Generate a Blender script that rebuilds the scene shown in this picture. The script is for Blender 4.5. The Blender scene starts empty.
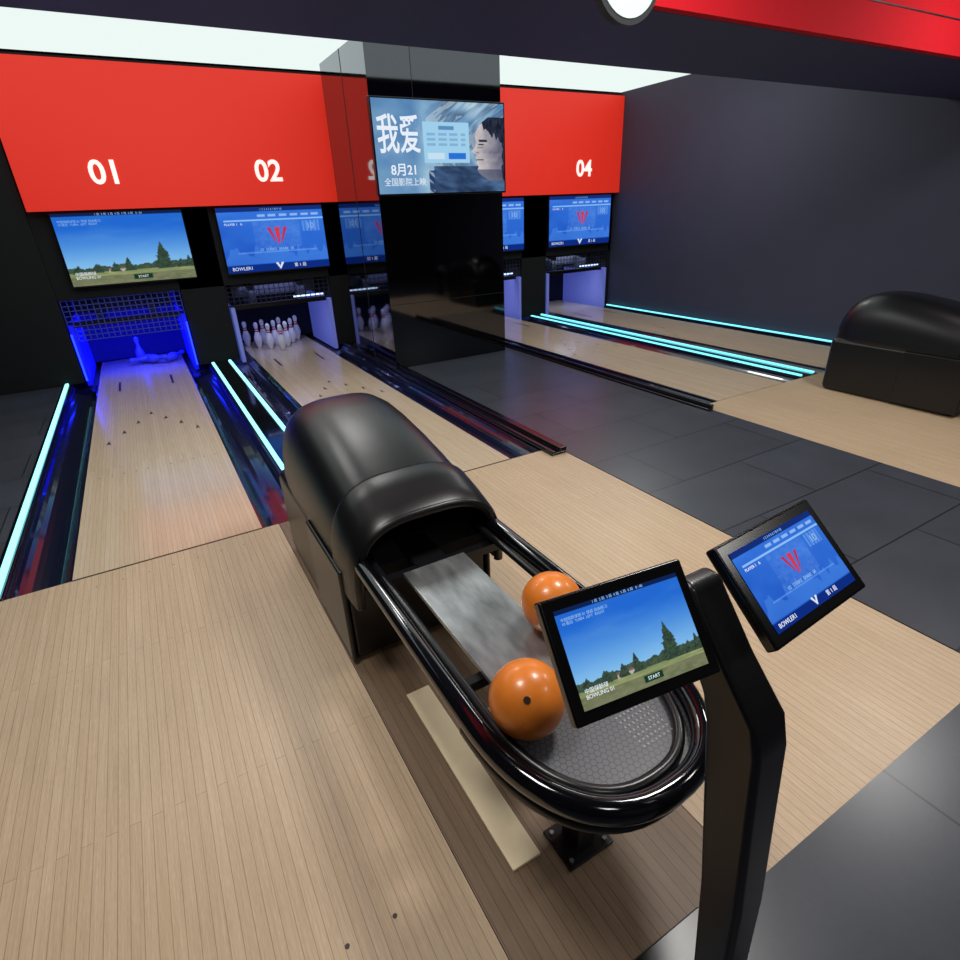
import bpy, bmesh, math, random
from mathutils import Vector, Matrix, Euler
random.seed(3)
S = bpy.context.scene
try:
    S.view_settings.view_transform = 'Standard'
    S.view_settings.look = 'None'
except Exception as e: print(e)

# ---------- camera ----------
cam = bpy.data.cameras.new("camera"); camo = bpy.data.objects.new("camera", cam)
S.collection.objects.link(camo); S.camera = camo
cam.sensor_width = 36; cam.lens = 21.0; cam.clip_start = 0.02
r = Vector((.8628, -.504, -.0396)).normalized(); f = Vector((.4391, .786, -.4353)).normalized()
up = r.cross(f).normalized(); r = f.cross(up).normalized()
camo.matrix_world = Matrix(((r.x, up.x, -f.x, 0), (r.y, up.y, -f.y, 0), (r.z, up.z, -f.z, 1.8), (0, 0, 0, 1)))

# ---------- materials ----------
def lin(c):
    return tuple(((x / 255) / 12.92 if x / 255 <= .04045 else ((x / 255 + .055) / 1.055) ** 2.4) for x in c)
def L4(c): return (*lin(c), 1)
def pmat(name, col, rough=.5, metal=0, emis=None, es=0, noise=0, nscale=20, bump=0, coat=0, spec=None, stretch=None):
    m = bpy.data.materials.new(name); m.use_nodes = True; nt = m.node_tree; b = nt.nodes["Principled BSDF"]
    b.inputs["Base Color"].default_value = L4(col); b.inputs["Roughness"].default_value = rough
    b.inputs["Metallic"].default_value = metal; b.inputs["Coat Weight"].default_value = coat
    if spec is not None: b.inputs["Specular IOR Level"].default_value = spec
    if emis: b.inputs["Emission Color"].default_value = L4(emis); b.inputs["Emission Strength"].default_value = es
    if noise or bump:
        tc = nt.nodes.new("ShaderNodeTexCoord"); n = nt.nodes.new("ShaderNodeTexNoise"); n.inputs["Scale"].default_value = nscale
        n.inputs["Detail"].default_value = 4
        mp = nt.nodes.new("ShaderNodeMapping"); mp.inputs["Scale"].default_value = stretch or (1, 1, 1)
        nt.links.new(tc.outputs["Object"], mp.inputs[0]); nt.links.new(mp.outputs[0], n.inputs["Vector"])
        if noise:
            mr = nt.nodes.new("ShaderNodeMapRange"); mr.inputs["To Min"].default_value = 1 - noise; mr.inputs["To Max"].default_value = 1 + noise
            mr.inputs["From Min"].default_value = .3; mr.inputs["From Max"].default_value = .7
            nt.links.new(n.outputs["Fac"], mr.inputs["Value"])
            vm = nt.nodes.new("ShaderNodeVectorMath"); vm.operation = 'SCALE'; vm.inputs[0].default_value = lin(col)
            nt.links.new(mr.outputs[0], vm.inputs["Scale"]); nt.links.new(vm.outputs[0], b.inputs["Base Color"])
        if bump:
            bp = nt.nodes.new("ShaderNodeBump"); bp.inputs["Strength"].default_value = bump; bp.inputs["Distance"].default_value = .01
            nt.links.new(n.outputs["Fac"], bp.inputs["Height"]); nt.links.new(bp.outputs[0], b.inputs["Normal"])
    return m
def emat(name, col, s):
    m = bpy.data.materials.new(name); m.use_nodes = True; nt = m.node_tree; nt.nodes.clear()
    e = nt.nodes.new("ShaderNodeEmission"); e.inputs[0].default_value = L4(col); e.inputs[1].default_value = s
    o = nt.nodes.new("ShaderNodeOutputMaterial"); nt.links.new(e.outputs[0], o.inputs[0]); return m
def brickmat(name, c1, c2, cm, bw, rh, ms, rough, swap=True, off=.37, streak=.12, coat=0):
    m = bpy.data.materials.new(name); m.use_nodes = True; nt = m.node_tree; b = nt.nodes["Principled BSDF"]; N = nt.nodes.new; K = nt.links.new
    tc = N("ShaderNodeTexCoord"); sp = N("ShaderNodeSeparateXYZ"); cb = N("ShaderNodeCombineXYZ"); K(tc.outputs["Object"], sp.inputs[0])
    if swap: K(sp.outputs[1], cb.inputs[0]); K(sp.outputs[0], cb.inputs[1])
    else: K(sp.outputs[0], cb.inputs[0]); K(sp.outputs[1], cb.inputs[1])
    br = N("ShaderNodeTexBrick"); K(cb.outputs[0], br.inputs["Vector"]); br.offset = off
    br.inputs["Color1"].default_value = L4(c1); br.inputs["Color2"].default_value = L4(c2); br.inputs["Mortar"].default_value = L4(cm)
    br.inputs["Scale"].default_value = 1; br.inputs["Brick Width"].default_value = bw; br.inputs["Row Height"].default_value = rh
    br.inputs["Mortar Size"].default_value = ms; br.inputs["Mortar Smooth"].default_value = .3
    last = br.outputs["Color"]
    for sc, amt in (((4, 160, 1), streak), ((30, 330, 1), streak * .8), ((.9, 1.3, 1), streak * .4)) if swap else (((3, 3, 1), streak), ((40, 40, 1), streak * .5)):
        mp = N("ShaderNodeMapping"); mp.inputs["Scale"].default_value = sc; K(cb.outputs[0], mp.inputs[0])
        n = N("ShaderNodeTexNoise"); n.inputs["Scale"].default_value = 1; n.inputs["Detail"].default_value = 4; K(mp.outputs[0], n.inputs["Vector"])
        mr = N("ShaderNodeMapRange"); mr.inputs["From Min"].default_value = .25; mr.inputs["From Max"].default_value = .75
        mr.inputs["To Min"].default_value = 1 - amt; mr.inputs["To Max"].default_value = 1 + amt; K(n.outputs["Fac"], mr.inputs["Value"])
        vm = N("ShaderNodeVectorMath"); vm.operation = 'SCALE'; K(last, vm.inputs[0]); K(mr.outputs[0], vm.inputs["Scale"]); last = vm.outputs[0]
    K(last, b.inputs["Base Color"])
    b.inputs["Roughness"].default_value = rough; b.inputs["Coat Weight"].default_value = coat; b.inputs["Coat Roughness"].default_value = .12
    return m
WOOD = brickmat("approach_wood", (202, 177, 147), (196, 170, 139), (156, 131, 104), 2.6, .034, .0012, .40, streak=.14, coat=.0)
LANE = brickmat("lane_wood", (214, 193, 167), (206, 184, 155), (172, 148, 121), 2.6, .026, .0009, .22, streak=.1, coat=.45)
DWOOD = brickmat("center_wood_shaded", (130, 107, 85), (121, 99, 77), (86, 68, 52), 2.6, .034, .0013, .5, streak=.14)  # darker center panel, with the ball return's shadow mixed into its colour
TILE = brickmat("floor_tile", (68, 71, 80), (62, 65, 73), (34, 36, 40), 1.2, .6, .006, .30, swap=False, off=.5, streak=.12)
GBLK = pmat("gloss_black", (10, 11, 16), .10, coat=.6)
CAPM = pmat("capping_black", (14, 14, 19), .24, coat=.3)
GUT = pmat("gutter_black", (16, 20, 44), .2, coat=.8)
SAT = pmat("satin_black", (18, 18, 21), .28, noise=.15, nscale=60)
BEZ = pmat("bezel_black", (12, 12, 14), .2)
POSTM = pmat("post_black", (25, 25, 28), .32, noise=.1, nscale=60)
LEATH = pmat("hood_black", (17, 17, 20), .33, bump=.04, nscale=220)
MATB = pmat("matte_black", (10, 10, 13), .8, noise=.1)
INT = pmat("hood_interior", (6, 6, 7), .9)
RED = pmat("sign_red_glow", (230, 44, 28), .5, emis=(235, 48, 32), es=.45, noise=.02)  # emission added because little lamp light reaches this panel
REDF = pmat("fascia_red", (206, 22, 36), .85, noise=.02, spec=.2)
WALLR = pmat("wall_navy", (60, 62, 82), .65, noise=.04, nscale=3, bump=.03)
NAVY = pmat("beam_navy", (50, 52, 96), .6, noise=.05)
WHITE = pmat("sign_white", (245, 240, 235), .5, emis=(255, 245, 240), es=.7)
TXT = emat("display_text", (235, 243, 255), .95)
TXTG = emat("display_text_dim", (150, 195, 245), .9)
CEILL = emat("luminous_ceiling", (232, 244, 240), 1.05)
LEDC = emat("led_cyan", (138, 234, 246), 2.4)
LEDT = emat("led_teal", (112, 222, 238), 1.9)
LEDB = emat("led_blue", (20, 40, 255), 6)
LEDW = emat("led_white", (190, 215, 255), 2.0)
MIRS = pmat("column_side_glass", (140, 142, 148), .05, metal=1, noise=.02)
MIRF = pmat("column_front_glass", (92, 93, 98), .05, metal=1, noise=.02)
METAL = pmat("brushed_plate", (158, 161, 163), .26, metal=.7, noise=.4, nscale=9, stretch=(2.2, .6, 1))
ORANGE = pmat("ball_orange", (234, 132, 46), .32, coat=.2, noise=.14, nscale=11)
HOLE = pmat("hole_dark", (40, 18, 8), .7)
PINW = pmat("pin_white", (235, 235, 240), .3)
PINR = pmat("pin_red", (200, 20, 30), .4)
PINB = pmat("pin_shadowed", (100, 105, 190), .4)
MARK = pmat("lane_marker", (56, 42, 32), .4)
KICKB = pmat("kickback_blue_lit", (24, 30, 190), .4, emis=(8, 14, 240), es=.7)  # boards lit by the pit: blue light put into colour and emission
KICKW = pmat("kickback_white_lit", (150, 156, 205), .4, emis=(90, 104, 225), es=.3)  # pale boards, pit light on them imitated by a weak emission
DARKG = pmat("dark_gray", (40, 42, 46), .5)
NETM = pmat("net_gray", (44, 46, 66), .6)
NETB = pmat("net_blue_glow", (70, 76, 130), .5, emis=(30, 40, 150), es=.25)  # brighter net copy, blue pit light painted in as emission
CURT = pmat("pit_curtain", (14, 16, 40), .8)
CURTB = pmat("pit_curtain_blue_glow", (14, 16, 70), .8, emis=(6, 6, 170), es=.4)  # curtain is no lamp; its emission imitates the blue pit light

# ---------- builders ----------
def link(o, parent=None, loc=None):
    S.collection.objects.link(o)
    if parent is not None: o.parent = parent
    if loc is not None: o.location = loc
    return o
def grp(name, loc=(0, 0, 0), rotz=0):
    e = bpy.data.objects.new(name, None); e.empty_display_size = .1; S.collection.objects.link(e); e.location = loc; e.rotation_euler = (0, 0, rotz); return e
def meshobj(name, bm, mats, parent=None, smooth=False, loc=None):
    me = bpy.data.meshes.new(name); bmesh.ops.recalc_face_normals(bm, faces=bm.faces); bm.to_mesh(me); bm.free()
    for m in (mats if isinstance(mats, (list, tuple)) else [mats]): me.materials.append(m)
    if smooth:
        for p in me.polygons: p.use_smooth = True
    return link(bpy.data.objects.new(name, me), parent, loc)
def addbox(bm, b, mi=0):
    x0, x1, y0, y1, z0, z1 = b
    v = [bm.verts.new(c) for c in ((x0, y0, z0), (x1, y0, z0), (x1, y1, z0), (x0, y1, z0), (x0, y0, z1), (x1, y0, z1), (x1, y1, z1), (x0, y1, z1))]
    fs = [(0, 3, 2, 1), (4, 5, 6, 7), (0, 1, 5, 4), (1, 2, 6, 5), (2, 3, 7, 6), (3, 0, 4, 7)]
    out = []
    for q in fs:
        fa = bm.faces.new([v[i] for i in q]); fa.material_index = mi; out.append(fa)
    return out
def bev(o, w, seg=3):
    m = o.modifiers.new("b", 'BEVEL'); m.width = w; m.segments = seg; m.limit_method = 'ANGLE'
    for p in o.data.polygons: p.use_smooth = True
    o.modifiers.new("w", 'WEIGHTED_NORMAL')
def boxes(name, bl, mats, parent=None, bevel=0, loc=None):
    bm = bmesh.new()
    for b in bl: addbox(bm, b)
    o = meshobj(name, bm, mats, parent, loc=loc)
    if bevel: bev(o, bevel)
    return o
def tube(name, pts, rad, mat, parent=None, cyclic=False, res=8, flat=1.0):
    pts = [Vector(p) for p in pts]; n = len(pts); bm = bmesh.new(); rings = []; k = 2 * res
    for i, p in enumerate(pts):
        a = pts[(i - 1) % n] if (cyclic or i > 0) else p; b = pts[(i + 1) % n] if (cyclic or i < n - 1) else p
        t = (b - a).normalized(); ref = Vector((0, 0, 1)) if abs(t.z) < .9 else Vector((0, 1, 0))
        s = t.cross(ref).normalized(); u = s.cross(t).normalized()
        rings.append([bm.verts.new(p + s * rad * math.cos(2 * math.pi * j / k) + u * rad * flat * math.sin(2 * math.pi * j / k)) for j in range(k)])
    for i in range(n if cyclic else n - 1):
        A, B = rings[i], rings[(i + 1) % n]
        for j in range(k): bm.faces.new((A[j], A[(j + 1) % k], B[(j + 1) % k], B[j]))
    if not cyclic: bm.faces.new(rings[0]); bm.faces.new(rings[-1][::-1])
    return meshobj(name, bm, mat, parent, smooth=True)
def extr(name, prof, y0, y1, mat, parent=None, smooth=False):
    bm = bmesh.new(); A = [bm.verts.new((x, y0, z)) for x, z in prof]; B = [bm.verts.new((x, y1, z)) for x, z in prof]; n = len(prof)
    for j in range(n): bm.faces.new((A[j], A[(j + 1) % n], B[(j + 1) % n], B[j]))
    bm.faces.new(A); bm.faces.new(B[::-1])
    return meshobj(name, bm, mat, parent, smooth=smooth)
def prism(name, poly, z0, z1, mat, parent=None, bevel=0):
    bm = bmesh.new(); A = [bm.verts.new((x, y, z0)) for x, y in poly]; B = [bm.verts.new((x, y, z1)) for x, y in poly]; n = len(poly)
    for j in range(n): bm.faces.new((A[j], A[(j + 1) % n], B[(j + 1) % n], B[j]))
    bm.faces.new(A[::-1]); bm.faces.new(B)
    o = meshobj(name, bm, mat, parent)
    if bevel:
        m = o.modifiers.new("b", 'BEVEL'); m.width = bevel; m.segments = 3; m.limit_method = 'ANGLE'
    return o
def text(name, s, size, loc, mat, parent=None, ext=.004, off=0.0, align='CENTER', rot=(math.pi / 2, 0, 0)):
    cu = bpy.data.curves.new(name, 'FONT'); cu.body = s; cu.size = size; cu.extrude = ext; cu.offset = off; cu.align_x = align; cu.align_y = 'CENTER'
    cu.resolution_u = 4
    t = bpy.data.objects.new(name + "_tmp", cu); S.collection.objects.link(t); bpy.context.view_layer.update()
    me = bpy.data.meshes.new_from_object(t.evaluated_get(bpy.context.evaluated_depsgraph_get())); bpy.data.objects.remove(t)
    me.materials.clear(); me.materials.append(mat)
    o = bpy.data.objects.new(name, me); link(o, parent, loc); o.rotation_euler = rot; return o
def vcmat(name, s):
    m = bpy.data.materials.new(name); m.use_nodes = True; nt = m.node_tree; nt.nodes.clear()
    a = nt.nodes.new("ShaderNodeAttribute"); a.attribute_name = "Col"; e = nt.nodes.new("ShaderNodeEmission"); e.inputs[1].default_value = s
    o = nt.nodes.new("ShaderNodeOutputMaterial"); nt.links.new(a.outputs["Color"], e.inputs[0]); nt.links.new(e.outputs[0], o.inputs[0]); return m
SCR = vcmat("screen_display", 1.0)
def screen(name, w, h, nx, ny, fn, parent, loc, rot=(0, 0, 0)):
    vs = []; cols = []
    for j in range(ny + 1):
        for i in range(nx + 1):
            u, v = i / nx, j / ny; vs.append(((u - .5) * w, 0, (v - .5) * h)); cols.append(fn(u, v))
    fs = [(j * (nx + 1) + i, j * (nx + 1) + i + 1, (j + 1) * (nx + 1) + i + 1, (j + 1) * (nx + 1) + i) for j in range(ny) for i in range(nx)]
    me = bpy.data.meshes.new(name); me.from_pydata(vs, [], fs); me.materials.append(SCR)
    ca = me.color_attributes.new("Col", 'FLOAT_COLOR', 'POINT')
    flat = []
    for c in cols: flat += [*lin(c), 1.0]
    ca.data.foreach_set("color", flat)
    o = bpy.data.objects.new(name, me); link(o, parent, loc); o.rotation_euler = rot; return o
def mix(a, b, t): t = max(0, min(1, t)); return tuple(a[i] * (1 - t) + b[i] * t for i in range(3))
def hsh(a, b=0): x = math.sin(a * 127.1 + b * 311.7) * 43758.5; return x - math.floor(x)
def vn(x):
    i = math.floor(x); t = x - i; t = t * t * (3 - 2 * t); return hsh(i) * (1 - t) + hsh(i + 1) * t
def n2(x, y):
    i, j = math.floor(x), math.floor(y); a, b = x - i, y - j; a = a * a * (3 - 2 * a); b = b * b * (3 - 2 * b)
    return (hsh(i, j) * (1 - a) + hsh(i + 1, j) * a) * (1 - b) + (hsh(i, j + 1) * (1 - a) + hsh(i + 1, j + 1) * a) * b
def fb(x, y): return .55 * n2(x, y) + .3 * n2(x * 2.1, y * 2.1) + .15 * n2(x * 4.3, y * 4.3)
def park(u, v):
    c = mix((140, 198, 238), (34, 104, 208), (v - .2) / .6)
    c = mix(c, (190, 215, 235), .25 * max(0, fb(u * 3, v * 9) - .5))
    if v < .22: c = mix((104, 124, 80), (172, 172, 122), fb(u * 12, v * 60)) if v > .12 else mix((96, 104, 74), (132, 134, 104), fb(u * 20, v * 40))
    hill = .2 + .06 * fb(u * 9, 1) + .06 * fb(u * 34, 5)
    if .18 < v < hill: c = mix((40, 58, 50), (86, 104, 80), fb(u * 60, v * 60))
    if .3 < u < .44 and .17 < v < .235: c = (182, 176, 168) if v < .21 else (120, 94, 90)
    for (cx, hh, ww) in ((.76, .40, .085), (.47, .2, .05), (.36, .14, .05), (.22, .13, .06), (.9, .13, .06), (.97, .18, .05), (.08, .12, .06)):
        t = (v - .17) / hh
        if 0 < t < 1:
            wv = ww * (1 - t ** 1.3) * (.45 + .9 * fb(v * 40 + cx * 9, u * 30))
            if abs(u - cx) < wv: c = mix((26, 42, 40), (78, 100, 76), fb(u * 70, v * 70))
    if v > .955: c = (16, 34, 80)
    if abs(u - .56) < .075 and abs(v - .075) < .035: c = (16, 60, 34)
    return c
def score(u, v):
    c = mix((22, 70, 180), (66, 134, 234), .5 * v + .5 * fb(u * 4, v * 3))
    if vn(u * 34) * .22 + .2 > v > .12: c = mix(c, (90, 155, 240), .35)
    if v > .93: c = (20, 46, 120)
    if abs(v - .805) < .012 and u > .05: c = (140, 190, 245)
    for k in range(6):
        a = .36 + k * .105
        if a < u < a + .075 and .85 < v < .89: c = mix(c, (180, 210, 250), .7)
    if .78 < u < .95 and .6 < v < .77: c = mix(c, (150, 195, 250), .45 if (int(u * 50) % 2) else .15)
    if .3 < u < .75 and .36 < v < .78: c = mix(c, (150, 180, 240), .3 * fb(u * 30, v * 30))
    t = (v - .42) / .26
    if 0 < t < 1:
        d = abs(u - .53)
        if d < .008 + .02 * t: c = (205, 60, 80)
        if abs(d - (.02 + .06 * t)) < .004 + .014 * t and t > .15: c = (184, 50, 90)
    if abs(v - .3) < .012 and .12 < u < .9: c = mix(c, (120, 170, 245), .5)
    if v < .11: c = (14, 44, 128)
    if abs(u - .5) < .035 and .02 < v < .12 and abs(u - .5) < (v - .01) * .35 and abs(u - .5) > (v - .06) * .25: c = (225, 235, 250)
    return c
def poster(u, v):
    c = mix((60, 112, 166), (178, 208, 224), fb(u * 5 + 2, v * 4) * 1.15 + .1 * (v - u))
    if u < .36: c = mix(c, (50, 100, 160), .45 * max(0, min(1, (.36 - u) * 12)))
    if u > .38:
        s = fb(u * 26 + 7 * math.sin(v * 3.2), v * 5)
        c = mix(c, (24, 36, 60), 1.25 * (s - .28) * min(1, (u - .38) * 6)) if v > .25 else mix((26, 38, 66), (70, 100, 150), s)
        if s > .62: c = mix(c, (190, 205, 220), .6)
    if v < .3 and u > .42: c = mix((22, 34, 60), (92, 128, 172), fb(u * 9 + v * 12, v * 10 - u * 5))
    y = (v - .20) / .62
    if -.12 < y < 1.05:
        pts = [(-.12, .87), (0, .795), (.08, .77), (.16, .78), (.22, .76), (.27, .772), (.32, .756), (.37, .766), (.42, .722), (.50, .752), (.60, .772), (.68, .758), (.80, .768), (.92, .80), (1.05, .87)]
        xe = .9
        for a, b_ in zip(pts, pts[1:]):
            if a[0] <= y <= b_[0]: xe = a[1] + (b_[1] - a[1]) * (y - a[0]) / (b_[0] - a[0])
        if u > xe:
            sh = (u - xe) / .22
            c = mix((202, 194, 194), (98, 98, 120), sh + .4 * (fb(u * 26, v * 16) - .5))
            if .605 < y < .645 and .02 < u - xe < .09: c = (50, 50, 66)
            if .54 < y < .565 and .022 < u - xe < .065: c = (38, 38, 52)
            if .49 < y < .515 and .02 < u - xe < .07: c = mix(c, (110, 106, 124), .7)
            if .265 < y < .285 and u - xe < .055: c = (104, 72, 82)
            if .395 < y < .415 and .028 < u - xe < .05: c = (86, 78, 94)
            if y < .1: c = mix(c, (60, 66, 92), .6)
            hair = .86 + .14 * vn(u * 60) - (u - .80) * 1.9
            if y > hair or u > .972 + .02 * vn(v * 30): c = mix((14, 18, 32), (64, 74, 98), fb(u * 70, v * 20) * .8)
    if .35 < u < .71 and .34 < v < .78:
        c = (158, 206, 234)
        if .70 < v < .74 and .47 < u < .59: c = (90, 140, 185)
        if .5 < v < .66 and .38 < u < .68 and int(v * 36) % 2 and vn(u * 50) > .3: c = (128, 176, 212)
        if .38 < v < .45 and .54 < u < .68: c = (40, 112, 212)
        if .38 < v < .45 and .38 < u < .51: c = (196, 224, 240)
    return c

# ---------- room ----------
XR = 7.88
boxes("floor", [(-2.6, XR, -3, 10.1, -.2, -.1), (-2.6, XR, -3, .46, -.1, 0), (-2.6, -1.3, .46, 3.44, -.1, 0), (-2.6, -1.14, 3.44, 8.6, -.1, 0),
                (2.66, 4.4, .46, 3.44, -.1, 0), (2.66, 4.33, 3.44, 8.6, -.1, 0)], TILE)
boxes("wall_right", [(XR, XR + .2, -3, 10.1, -.2, 4.1)], WALLR)
boxes("wall_left", [(-2.8, -2.6, -3, 10.1, -.2, 4.1)], MATB)
boxes("wall_front", [(-2.8, XR + .2, -3.2, -3, -.2, 4.1)], DARKG)
boxes("wall_rear", [(-2.8, XR + .2, 10.1, 10.3, -.2, 4.1)], MATB)
boxes("ceiling", [(-2.8, XR + .2, -3.2, 2.55, 3.4, 3.5), (-2.8, XR + .2, 2.55, 10.1, 3.6, 3.7)], MATB)
boxes("luminous_ceiling_panel", [(-2.55, XR - .01, 4.6, 8.6, 3.48, 3.59)], CEILL)
boxes("ceiling_beam", [(-2.6, XR, 2.58, 3.6, 2.65, 3.595)], NAVY)
g = grp("red_fascia", (3, 2.55, 3))
boxes("panel", [(-5.6, XR - 3, -.03, .025, -.35, .395)], REDF, g)
boxes("panel_seam", [(-5.6, XR - 3, -.034, -.03, -.155, -.148)], DARKG, g)
boxes("wall_back", [(-2.6, -.9, 8.62, 10.1, 0, 3.47), (.46, 1.0, 8.66, 10.1, 0, 1.97), (2.45, 4.5, 8.66, 10.1, 0, 1.97),
                    (5.86, 6.38, 8.66, 10.1, 0, 1.97), (7.82, XR, 8.66, 10.1, 0, 1.97), (-.9, XR, 8.66, 8.8, 1.0, 3.47)], MATB)
g = grp("lane_number_sign", (3.5, 8.55, 2.7))
boxes("panel", [(-4.37, XR - 3.505, -.04, .04, -.73, .72)], RED, g)
for s, x in (("01", .0), ("02", 1.82), ("03", 5.2), ("04", 7.05)):
    text("number_" + s, s, .34, (x - 3.5, -.045, -.36), WHITE, g, off=.007)

# column
g = grp("mirror_column", (3.39, 7.4, 0))
bm = bmesh.new(); fs = addbox(bm, (-.81, .83, -.74, .78, .001, 3.47), 0)
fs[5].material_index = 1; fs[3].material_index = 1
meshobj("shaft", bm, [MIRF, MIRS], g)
boxes("seams", [(-.814, -.808, .02, .026, .001, 3.47), (-.81, .83, -.744, -.739, .78, .786), (-.30, -.296, -.744, -.739, 2.9, 3.4)], DARKG, g)
g = grp("wall_television", (3.385, 6.61, 2.44))
boxes("frame", [(-.84, .84, -.03, .03, -.47, .47)], SAT, g, bevel=.008)
screen("display", 1.64, .9, 260, 144, poster, g, (0, -.032, 0))
o = text("title", "我爱", .26, (-.53, -.036, .10), TXT, g, ext=.001, off=.0035); o.scale = (1, 1.5, 1)
text("date", "8月21", .13, (-.50, -.036, -.22), TXT, g, ext=.001, off=.002)
text("caption", "全国影院上映", .085, (-.50, -.036, -.34), TXT, g, ext=.001, off=.0)

def park_text(g, w, h, y):
    text("header_text", "1 局  2 局  3 局  4 局  5 局  6 局   0 : 00", h * .038, (0, y, h * .477), TXTG, g, ext=.0002)
    text("info_text", "中国保龄球馆 01 球道 自由练习\n10 瓶位  TURN  LEFT  RIGHT", h * .04, (-w * .47, y, h * .37), TXTG, g, ext=.0002, align='LEFT')
    text("button_text", "START", h * .05, (w * .06, y, -h * .425), TXT, g, ext=.0002)
    text("logo_text", "中国保龄球\nBOWLING 01", h * .055, (-w * .46, y, -h * .36), TXT, g, ext=.0002, align='LEFT')
def score_text(g, w, h, y):
    text("header_text", "1 2 3 4 5 6 7 8 9 10", h * .045, (0, y, h * .46), TXTG, g, ext=.0002)
    text("player_text", "PLAYER 1   A", h * .05, (-w * .45, y, h * .25), TXT, g, ext=.0002, align='LEFT')
    text("frame_text", "10", h * .13, (w * .36, y, h * .18), TXTG, g, ext=.0002)
    text("name_text", "BOWLER1", h * .075, (-w * .46, y, -h * .44), TXT, g, ext=.0002, align='LEFT')
    text("count_text", "第 1 局", h * .07, (w * .2, y, -h * .44), TXT, g, ext=.0002)
    text("mid_text", "02  STRIKE  SPARE  00", h * .06, (0, y, -h * .16), TXTG, g, ext=.0002)
for i, (x0, x1, fn) in enumerate(((-.69, .70, park), (1.07, 2.47, score), (4.46, 5.86, score), (6.36, 7.76, score))):
    g = grp("score_monitor", ((x0 + x1) / 2, 8.60, 1.545)); w = x1 - x0
    boxes("frame", [(-w / 2, w / 2, -.03, .03, -.41, .41)], SAT, g, bevel=.006)
    screen("display", w - .03, .79, 150, 84, fn, g, (0, -.032, 0))
    (park_text if fn is park else score_text)(g, w - .03, .79, -.034)

# ---------- lanes ----------
FY = 3.44; EY = 9.95
for i, (x0, x1) in enumerate(((-.742, .298), (1.17, 2.21), (4.66, 5.70), (6.57, 7.61))):
    g = grp("bowling_lane", ((x0 + x1) / 2, 0, 0)); w = (x1 - x0) / 2
    boxes("surface", [(-w, w, FY + .012, EY - .1, -.1, 0)], LANE, g)
    bm = bmesh.new()
    for k in range(-3, 4):
        cx = k * .125; cy = 6.66 - abs(k) * .26
        v = [bm.verts.new(p) for p in ((cx - .018, cy - .06, .0015), (cx, cy - .04, .0015), (cx + .018, cy - .06, .0015), (cx, cy + .06, .0015))]
        bm.faces.new(v)
    for sx in (-.29, .29):
        v = [bm.verts.new(p) for p in ((sx - .013, 7.85, .0015), (sx + .013, 7.85, .0015), (sx + .013, 8.35, .0015), (sx - .013, 8.35, .0015))]; bm.faces.new(v)
    for k in range(-5, 6):
        if k == 0: continue
        cx = k * .085
        vv = [bm.verts.new((cx + .006 * math.cos(a * math.pi / 4), 5.0 + .009 * math.sin(a * math.pi / 4), .0015)) for a in range(8)]; bm.faces.new(vv)
    meshobj("markings", bm, MARK, g)
    p = grp("pinsetter", ((x0 + x1) / 2, 9.2, 0)); c = (x0 + x1) / 2
    KM = (KICKB, KICKW, KICKW, KICKW)[i]
    xl, xr = ((-.88, .44), (1.02, 2.43), (4.52, 5.84), (6.4, 7.80))[i]
    xl -= c; xr -= c
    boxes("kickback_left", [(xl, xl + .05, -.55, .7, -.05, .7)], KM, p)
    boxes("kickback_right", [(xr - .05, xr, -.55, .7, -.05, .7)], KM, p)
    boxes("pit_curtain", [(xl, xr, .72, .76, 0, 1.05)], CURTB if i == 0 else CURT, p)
    net = []; zb = .5 if i == 0 else .72
    nx = 20
    for k in range(nx + 1):
        xx = xl + (xr - xl) * k / nx; net.append((xx - .005, xx + .005, -.50, -.492, zb, 1.1))
    k = 0
    while zb + k * .06 < 1.1:
        net.append((xl, xr, -.50, -.492, zb + k * .06, zb + .009 + k * .06)); k += 1
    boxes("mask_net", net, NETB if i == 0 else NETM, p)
    boxes("crossbar", [(xl, xr, -.46, -.4, .66, .72)], SAT, p)
    boxes("machine", [(xl + .1, xr - .1, -.1, .5, .78, 1.0), (xl + .3, xl + .4, -.3, .3, .7, .95), (xr - .4, xr - .3, -.3, .3, .7, .95)], DARKG, p, bevel=.01)
    boxes("pit_light", [(xl + .08, xr - .08, -.38, -.36, .70, .715)] if i == 0 else [(xr - .5, xr - .06, -.38, -.36, .74, .76)], LEDB if i == 0 else LEDW, p)
    if i == 0: boxes("side_light", [(xl, xl + .02, -.58, -.56, .02, .6), (xr - .02, xr, -.58, -.56, .02, .6)], LEDB, p)

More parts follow.
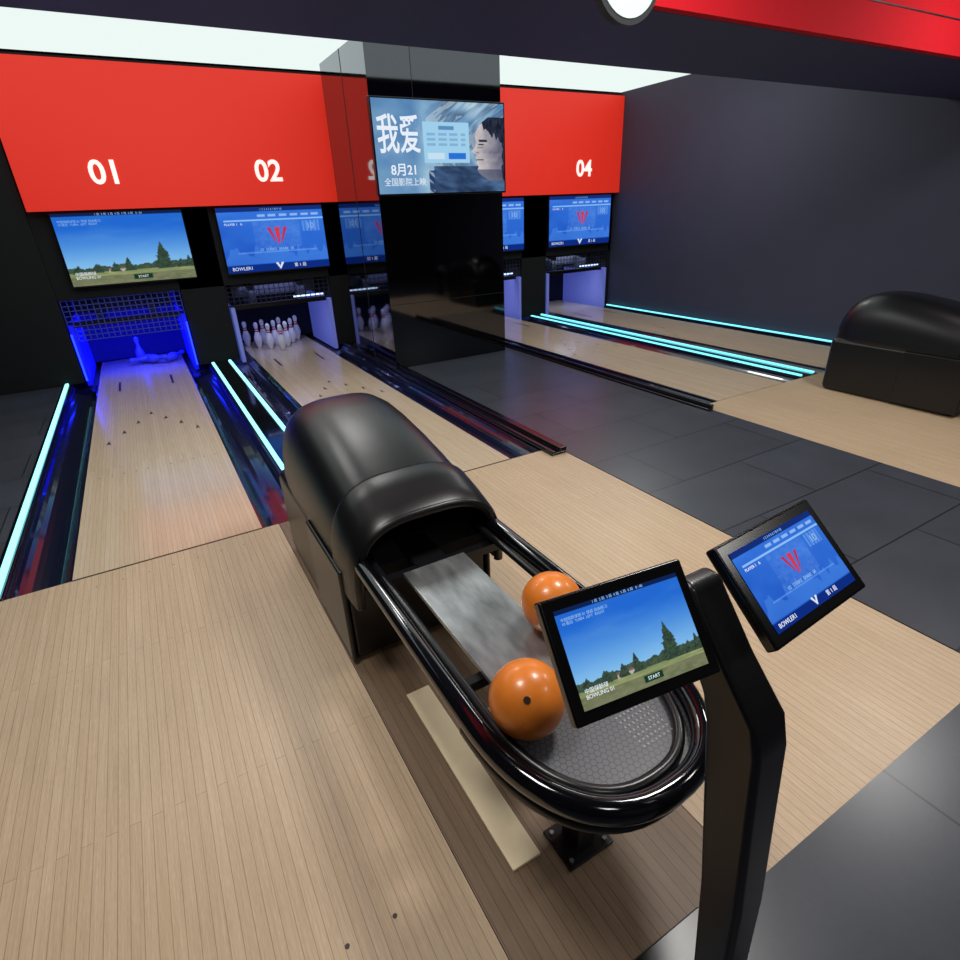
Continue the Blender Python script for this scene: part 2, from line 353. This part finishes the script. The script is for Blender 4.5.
def pin_ring(bm, M):
    prof = [(0, .025), (.012, .029), (.05, .041), (.115, .0605), (.16, .056), (.2, .042), (.235, .028), (.255, .0245), (.27, .0235), (.285, .0245), (.30, .027), (.325, .0315), (.345, .032), (.362, .027), (.376, .014), (.381, .002)]
    n = 14; rings = []
    for z, rr in prof: rings.append([bm.verts.new(M @ Vector((rr * math.cos(2 * math.pi * j / n), rr * math.sin(2 * math.pi * j / n), z))) for j in range(n)])
    for a in range(len(rings) - 1):
        for j in range(n):
            fa = bm.faces.new((rings[a][j], rings[a][(j + 1) % n], rings[a + 1][(j + 1) % n], rings[a + 1][j])); fa.material_index = 1 if prof[a][0] in (.235, .27) else 0; fa.smooth = True
    bm.faces.new(rings[0][::-1]); bm.faces.new(rings[-1])
for i, c in enumerate((-.222, 1.65, 5.18, 7.09)):
    bm = bmesh.new()
    if i == 0:
        for (dx, dy, a, b) in ((.0, 9.35, 0, 0), (.05, 9.3, 1.45, .8), (.2, 9.35, 1.5, -1.2), (.3, 9.1, 1.5, 2.4)):
            M_ = Matrix.Translation((c + dx, dy, .001 if a == 0 else .062)) @ Matrix.Rotation(b, 4, 'Z') @ Matrix.Rotation(a, 4, 'X'); pin_ring(bm, M_)
    elif i == 3:
        for (dx, dy) in ((-.30, 9.2), (-.42, 9.4)): pin_ring(bm, Matrix.Translation((c + dx, dy, .001)))
    else:
        for row in range(4):
            for k in range(row + 1): pin_ring(bm, Matrix.Translation((c + (k - row / 2) * .26, 8.86 + row * .23, .001)))
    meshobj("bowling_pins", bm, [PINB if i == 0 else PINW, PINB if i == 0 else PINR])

def gutter(xa, xb):
    n = 12; w = xb - xa; prof = [(xa, -.004)]
    for k in range(n + 1):
        a = math.pi * k / n; prof.append((xa + .012 + (w - .024) * (1 - math.cos(a)) / 2, -.006 - .075 * math.sin(a)))
    prof.append((xb, -.004)); prof += [(xb, -.099), (xa, -.099)]
    return extr("bowling_gutter", prof, FY, 8.6, GUT)
for xa, xb in ((-1.05, -.745), (.30, .60), (.87, 1.167), (2.213, 2.5), (4.40, 4.657), (5.703, 6.0), (6.27, 6.567), (7.613, 7.78)): gutter(xa, xb)
def cap(xa, xb, leds, m, z=.012):
    g = grp("lane_capping", ((xa + xb) / 2, 0, 0)); c = (xa + xb) / 2
    boxes("body", [(xa - c, xb - c, FY, 8.6, -.098, z)], GBLK, g, bevel=.004)
    for l in leds: boxes("led_strip", [(l - .018 - c, l + .018 - c, FY + .02, 8.6, z, z + .016)], m, g, bevel=.004)
cap(-1.138, -1.052, [-1.09], LEDC); cap(.602, .868, [.625, .845], LEDC); cap(6.002, 6.268, [6.025, 6.245], LEDT); cap(7.782, XR - .005, [7.82], LEDT)
boxes("lane_capping", [(2.505, 2.65, FY - .15, 6.62, 0, .02), (2.585, 2.65, FY - .15, 6.62, .02, .055), (2.51, 2.535, FY - .15, 6.62, .02, .04)], CAPM, bevel=.006)
boxes("lane_capping", [(2.505, 2.572, 6.63, 8.6, 0, .04)], CAPM, bevel=.006)
boxes("lane_capping", [(4.335, 4.398, FY - .15, 8.6, 0, .02), (4.37, 4.398, FY - .15, 8.6, .02, .055)], CAPM, bevel=.006)

# approaches
boxes("approach_floor", [(-1.3, .40, .46, FY, -.1, 0), (1.12, 2.65, .46, FY, -.1, 0)], WOOD)
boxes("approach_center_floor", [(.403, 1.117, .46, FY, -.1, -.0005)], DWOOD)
boxes("approach_floor", [(4.4, XR, .46, FY, -.1, 0)], WOOD)
boxes("foul_line", [(-.742, .298, FY - .004, FY + .008, .0, .002), (1.17, 2.21, FY - .004, FY + .008, .0, .002)], MARK)
boxes("pale_floor_strip", [(.53, .63, .85, 1.65, 0.0, .012)], pmat("pale_wood_lit", (255, 236, 198), .5, noise=.05, nscale=12), bevel=.002)  # pale floor strip, colour brightened to look lit beside the shadow
bm = bmesh.new()
for cy, xs, rd in ((.93, (.04, .18), .007), (3.3, [-.62 + k * .13 for k in range(7)], .004), (3.3, [1.3 + k * .13 for k in range(7)], .004)):
    for cx in xs: bm.faces.new([bm.verts.new((cx + rd * math.cos(a * math.pi / 5), cy + rd * math.sin(a * math.pi / 5), .0015)) for a in range(10)])
meshobj("approach_dots", bm, MARK)

# ---------- ball return ----------
HEX = pmat("hex_pad", (84, 86, 90), .42)
nt = HEX.node_tree; b = nt.nodes["Principled BSDF"]; N = nt.nodes.new; K = nt.links.new
tc = N("ShaderNodeTexCoord"); sp = N("ShaderNodeSeparateXYZ"); K(tc.outputs["Object"], sp.inputs[0])
def mth(op, a, bb=None):
    n = N("ShaderNodeMath"); n.operation = op
    for i, x in enumerate((a, bb)):
        if x is None: continue
        if isinstance(x, (int, float)): n.inputs[i].default_value = x
        else: K(x, n.inputs[i])
    return n.outputs[0]
X = mth('MULTIPLY', sp.outputs[0], 58.0); Yy = mth('MULTIPLY', sp.outputs[1], 58.0)
def hexd(ox, oy):
    px = mth('ABSOLUTE', mth('SUBTRACT', mth('FLOORED_MODULO', mth('ADD', X, ox), 1.0), .5))
    py = mth('ABSOLUTE', mth('SUBTRACT', mth('FLOORED_MODULO', mth('ADD', Yy, oy), 1.7320508), .8660254))
    return mth('MAXIMUM', px, mth('ADD', mth('MULTIPLY', px, .5), mth('MULTIPLY', py, .8660254)))
hd = mth('MINIMUM', hexd(0, 0), hexd(.5, .8660254))
cr = N("ShaderNodeValToRGB"); cr.color_ramp.elements[0].position = .42; cr.color_ramp.elements[0].color = L4((84, 86, 92)); cr.color_ramp.elements[1].position = .47; cr.color_ramp.elements[1].color = L4((42, 43, 48))
K(hd, cr.inputs[0]); K(cr.outputs[0], b.inputs["Base Color"])
def arch(y, w, h, z0, n=28, e1=.62, e2=.62):
    o = []
    for k in range(n + 1):
        a = math.pi * k / n; c, s = math.cos(a), math.sin(a)
        o.append((-w * math.copysign(abs(c) ** e1, c), y, z0 + (h - z0) * abs(s) ** e2))
    return o
DOT = pmat("pad_dots", (150, 152, 158), .5)
def ball_return(ox):
    g = grp("ball_return", (ox, 1.8, 0)); Y = lambda y: y - 1.8
    st = [(1.82, .755, .325), (1.93, .795, .333), (2.04, .825, .337), (2.2, .865, .34), (2.4, .91, .34), (2.6, .94, .34), (2.75, .95, .34), (2.88, .94, .335), (2.98, .905, .325), (3.06, .84, .305), (3.11, .75, .27), (3.13, .64, .21)]
    z0 = .40; bm = bmesh.new(); rings = []
    for y, h, w in st: rings.append([bm.verts.new(p) for p in arch(Y(y), w, h, z0)])
    for a in range(len(rings) - 1):
        for j in range(28): bm.faces.new((rings[a][j], rings[a][j + 1], rings[a + 1][j + 1], rings[a + 1][j]))
    bm.faces.new(rings[-1])
    o = meshobj("hood", bm, LEATH, g, smooth=True)
    so = o.modifiers.new("s", 'SOLIDIFY'); so.thickness = .02; so.offset = -1
    bm = bmesh.new(); rings = []
    for y, h, w in ((1.78, .752, .332), (1.80, .768, .338), (1.85, .785, .342), (1.93, .812, .346), (2.02, .836, .349), (2.032, .834, .347), (2.036, .824, .337)): rings.append([bm.verts.new(p) for p in arch(Y(y), w, h, z0)])
    for a in range(len(rings) - 1):
        for j in range(28): bm.faces.new((rings[a][j], rings[a][j + 1], rings[a + 1][j + 1], rings[a + 1][j]))
    o = meshobj("visor", bm, LEATH, g, smooth=True)
    tube("hood_rim", arch(Y(1.795), .318, .742, z0), .02, LEATH, g)
    tube("hood_seam", arch(Y(2.045), .3385, .8275, z0), .004, INT, g)
    extr("throat", [(x, z) for x, y, z in arch(0, .318, .80, .42)], Y(2.2), Y(2.24), INT, g)
    boxes("body", [(-.345, .345, Y(1.98), Y(3.12), 0.0, .52)], LEATH, g, bevel=.05)
    boxes("side_cover", [(-.358, -.335, Y(1.93), Y(2.45), .03, .50), (.335, .358, Y(1.93), Y(2.45), .03, .50)], SAT, g, bevel=.011)
    boxes("front_panel", [(-.335, .335, Y(1.94), Y(2.0), .03, .46)], SAT, g, bevel=.02)
    boxes("throat_floor", [(-.3, .3, Y(1.84), Y(2.2), .44, .53)], INT, g)
    def U(hw, yf, z, yb=1.98):
        pts = [(-hw, Y(yb), z)] + [(-hw, Y(yb - (yb - .95) * k / 6), z) for k in range(1, 6)]
        for k in range(33):
            a = math.pi * k / 32; c = math.cos(a); s = math.sin(a)
            pts.append((-hw * math.copysign(abs(c) ** .85, c), Y(.95 - (.95 - yf) * s ** .85), z))
        pts += [(hw, Y(.95 + (yb - .95) * k / 6), z) for k in range(1, 7)]
        return pts
    tube("outer_rail", U(.292, .53, .585), .030, GBLK, g, flat=1.15)
    tube("inner_rail", U(.243, .585, .572), .015, SAT, g)
    D = [(x, y) for x, y, z in U(.27, .55, 0, yb=.98)]
    tube("front_bumper", [(x * 1.05, y, .525) for x, y in D], .028, SAT, g)
    prism("front_pad", D, .50, .56, HEX, g)
    D2 = [(x * .85, (y - Y(.8)) * .85 + Y(.8)) for x, y in D]
    prism("tray_belly", D2, .43, .50, SAT, g, bevel=.02)
    boxes("track_plate", [(-.165, .10, Y(.96), Y(1.70), .545, .563)], METAL, g, bevel=.004)
    boxes("beam", [(-.09, .05, Y(.85), Y(1.98), .44, .54)], SAT, g, bevel=.01)
    boxes("crossbars", [(-.28, .28, Y(1.10), Y(1.13), .50, .535), (-.28, .28, Y(1.72), Y(1.76), .50, .535)], SAT, g)
    boxes("leg", [(-.035, .035, Y(.79), Y(.87), .01, .45)], SAT, g, bevel=.006)
    boxes("leg_plate", [(-.085, .085, Y(.76), Y(.90), 0, .010)], SAT, g, bevel=.003)
    bm = bmesh.new()
    for sx in (-.065, .065):
        for yy in (.78, .88):
            bmesh.ops.create_cone(bm, cap_ends=True, segments=10, radius1=.007, radius2=.007, depth=.008, matrix=Matrix.Translation((sx, Y(yy), .014)))
    meshobj("leg_bolts", bm, METAL, g)
    bm = bmesh.new()
    for i in range(8):
        for j in range(7): addbox(bm, (.05 + i * .014, .0545 + i * .014, Y(.66) + j * .017, Y(.666) + j * .017, .5595, .561))
    meshobj("pad_dots", bm, DOT, g)
    return g
ball_return(.76); ball_return(6.14)

def ball(loc, rad, hole_dirs):
    g = grp("bowling_ball", loc); bm = bmesh.new(); bmesh.ops.create_uvsphere(bm, u_segments=48, v_segments=32, radius=rad)
    meshobj("shell", bm, ORANGE, g, smooth=True)
    for k, d in enumerate(hole_dirs):
        d = Vector(d).normalized(); bm = bmesh.new(); bmesh.ops.create_cone(bm, cap_ends=True, segments=20, radius1=.009, radius2=.009, depth=.004)
        o = meshobj("finger_hole", bm, HOLE, g); o.rotation_mode = 'QUATERNION'; o.rotation_quaternion = d.to_track_quat('Z', 'Y'); o.location = d * (rad - .0008)
    return g
ball((.597, .87, .662), .100, [(-.38, -.54, .66)])
ball((.885, 1.15, .662), .098, [(.3, .4, .8)])

# ---------- scoring console ----------
g = grp("scoring_console", (.80, .33, 0)); O = Vector((.80, .33, 0))
bm = bmesh.new(); rings = []
for (x, y, z, hx, hy) in ((.78, .335, .012, .040, .040), (.785, .365, .45, .044, .05), (.790, .415, .88, .047, .060), (.791, .432, .94, .047, .060), (.788, .50, 1.03, .044, .048), (.785, .552, 1.12, .045, .03), (.785, .565, 1.155, .042, .02)):
    ring = []
    for sx, sy in ((-1, -1), (1, -1), (1, 1), (-1, 1)): ring.append(bm.verts.new((x + sx * hx - O.x, y + sy * hy - O.y, z)))
    rings.append(ring)
for a in range(len(rings) - 1):
    for j in range(4): bm.faces.new((rings[a][j], rings[a][(j + 1) % 4], rings[a + 1][(j + 1) % 4], rings[a + 1][j]))
bm.faces.new(rings[0][::-1]); bm.faces.new(rings[-1])
bev(meshobj("post", bm, POSTM, g), .014, 4)
boxes("foot_plate", [(-.14, .12, -.13, .17, 0, .014)], SAT, g, bevel=.004)
for (x, y, z, rx, ry, rz, h), fn in (((.5588, .5081, 1.1507, -.7027, -.0284, -.1536, .2002), park), ((.8871, .4496, 1.1984, -.8323, -.0334, .0434, .1907), score)):
    e = bpy.data.objects.new("touchscreen", None); link(e, g, Vector((x, y, z)) - O); e.rotation_euler = (rx, ry, rz)
    w = .28
    boxes("bezel", [(-w / 2, w / 2, .0, .026, -h / 2, h / 2)], BEZ, e, bevel=.005)
    screen("display", w - .040, h - .042, 240, 160, fn, e, (0, -.0012, 0))
    (park_text if fn is park else score_text)(e, w - .040, h - .042, -.0022)

g = grp("round_sign", (2.27, 2.49, 2.745))
for nm, rr, d, m in (("rim", .20, .04, DARKG), ("face", .175, .05, pmat("sign_face", (195, 212, 206), .4, emis=(205, 225, 218), es=.15))):
    bm = bmesh.new(); bmesh.ops.create_cone(bm, cap_ends=True, segments=48, radius1=rr, radius2=rr, depth=d)
    o = meshobj(nm, bm, m, g); o.rotation_euler = (math.pi / 2, 0, 0)

# ---------- lights ----------
def area(name, loc, size, power, col=(1, 1, 1), rot=(0, 0, 0), sy=None):
    l = bpy.data.lights.new(name, 'AREA'); l.energy = power; l.color = col; l.size = size
    if sy: l.shape = 'RECTANGLE'; l.size_y = sy
    o = bpy.data.objects.new(name, l); link(o, None, loc); o.rotation_euler = rot; return o
for k, (x, y, pw) in enumerate(((-.2, 1.4, 39), (2.2, 1.4, 54), (5.2, 1.4, 47), (-.2, -1.2, 15), (3.4, -1.2, 20))):
    area("overhead_light", (x, y, 3.36), .6, pw, (1, .97, .93))
for x, y in ((-.2, 4.4), (1.3, 5.0), (6.2, 6.0)): area("overhead_light", (x, y, 3.45), .7, 24, (1, .97, .95))  # unseen fill lamps added behind the beam to brighten lanes and tiles
area("pit_blue_light", (-.22, 9.0, .66), .9, 20, (.01, .02, 1), (math.radians(25), 0, 0), .3)
area("pit_violet_light", (1.7, 8.95, .9), .9, 5, (.35, .4, 1), (math.radians(10), 0, 0), .3)
area("pit_white_light", (5.2, 8.95, .9), .9, 6, (.5, .6, 1), (math.radians(10), 0, 0), .3)
area("pit_white_light", (7.1, 8.95, .9), .9, 7, (.5, .6, 1), (math.radians(10), 0, 0), .3)
w = bpy.data.worlds.new("world"); S.world = w; w.use_nodes = True
w.node_tree.nodes["Background"].inputs[0].default_value = (.5, .55, .7, 1); w.node_tree.nodes["Background"].inputs[1].default_value = .03
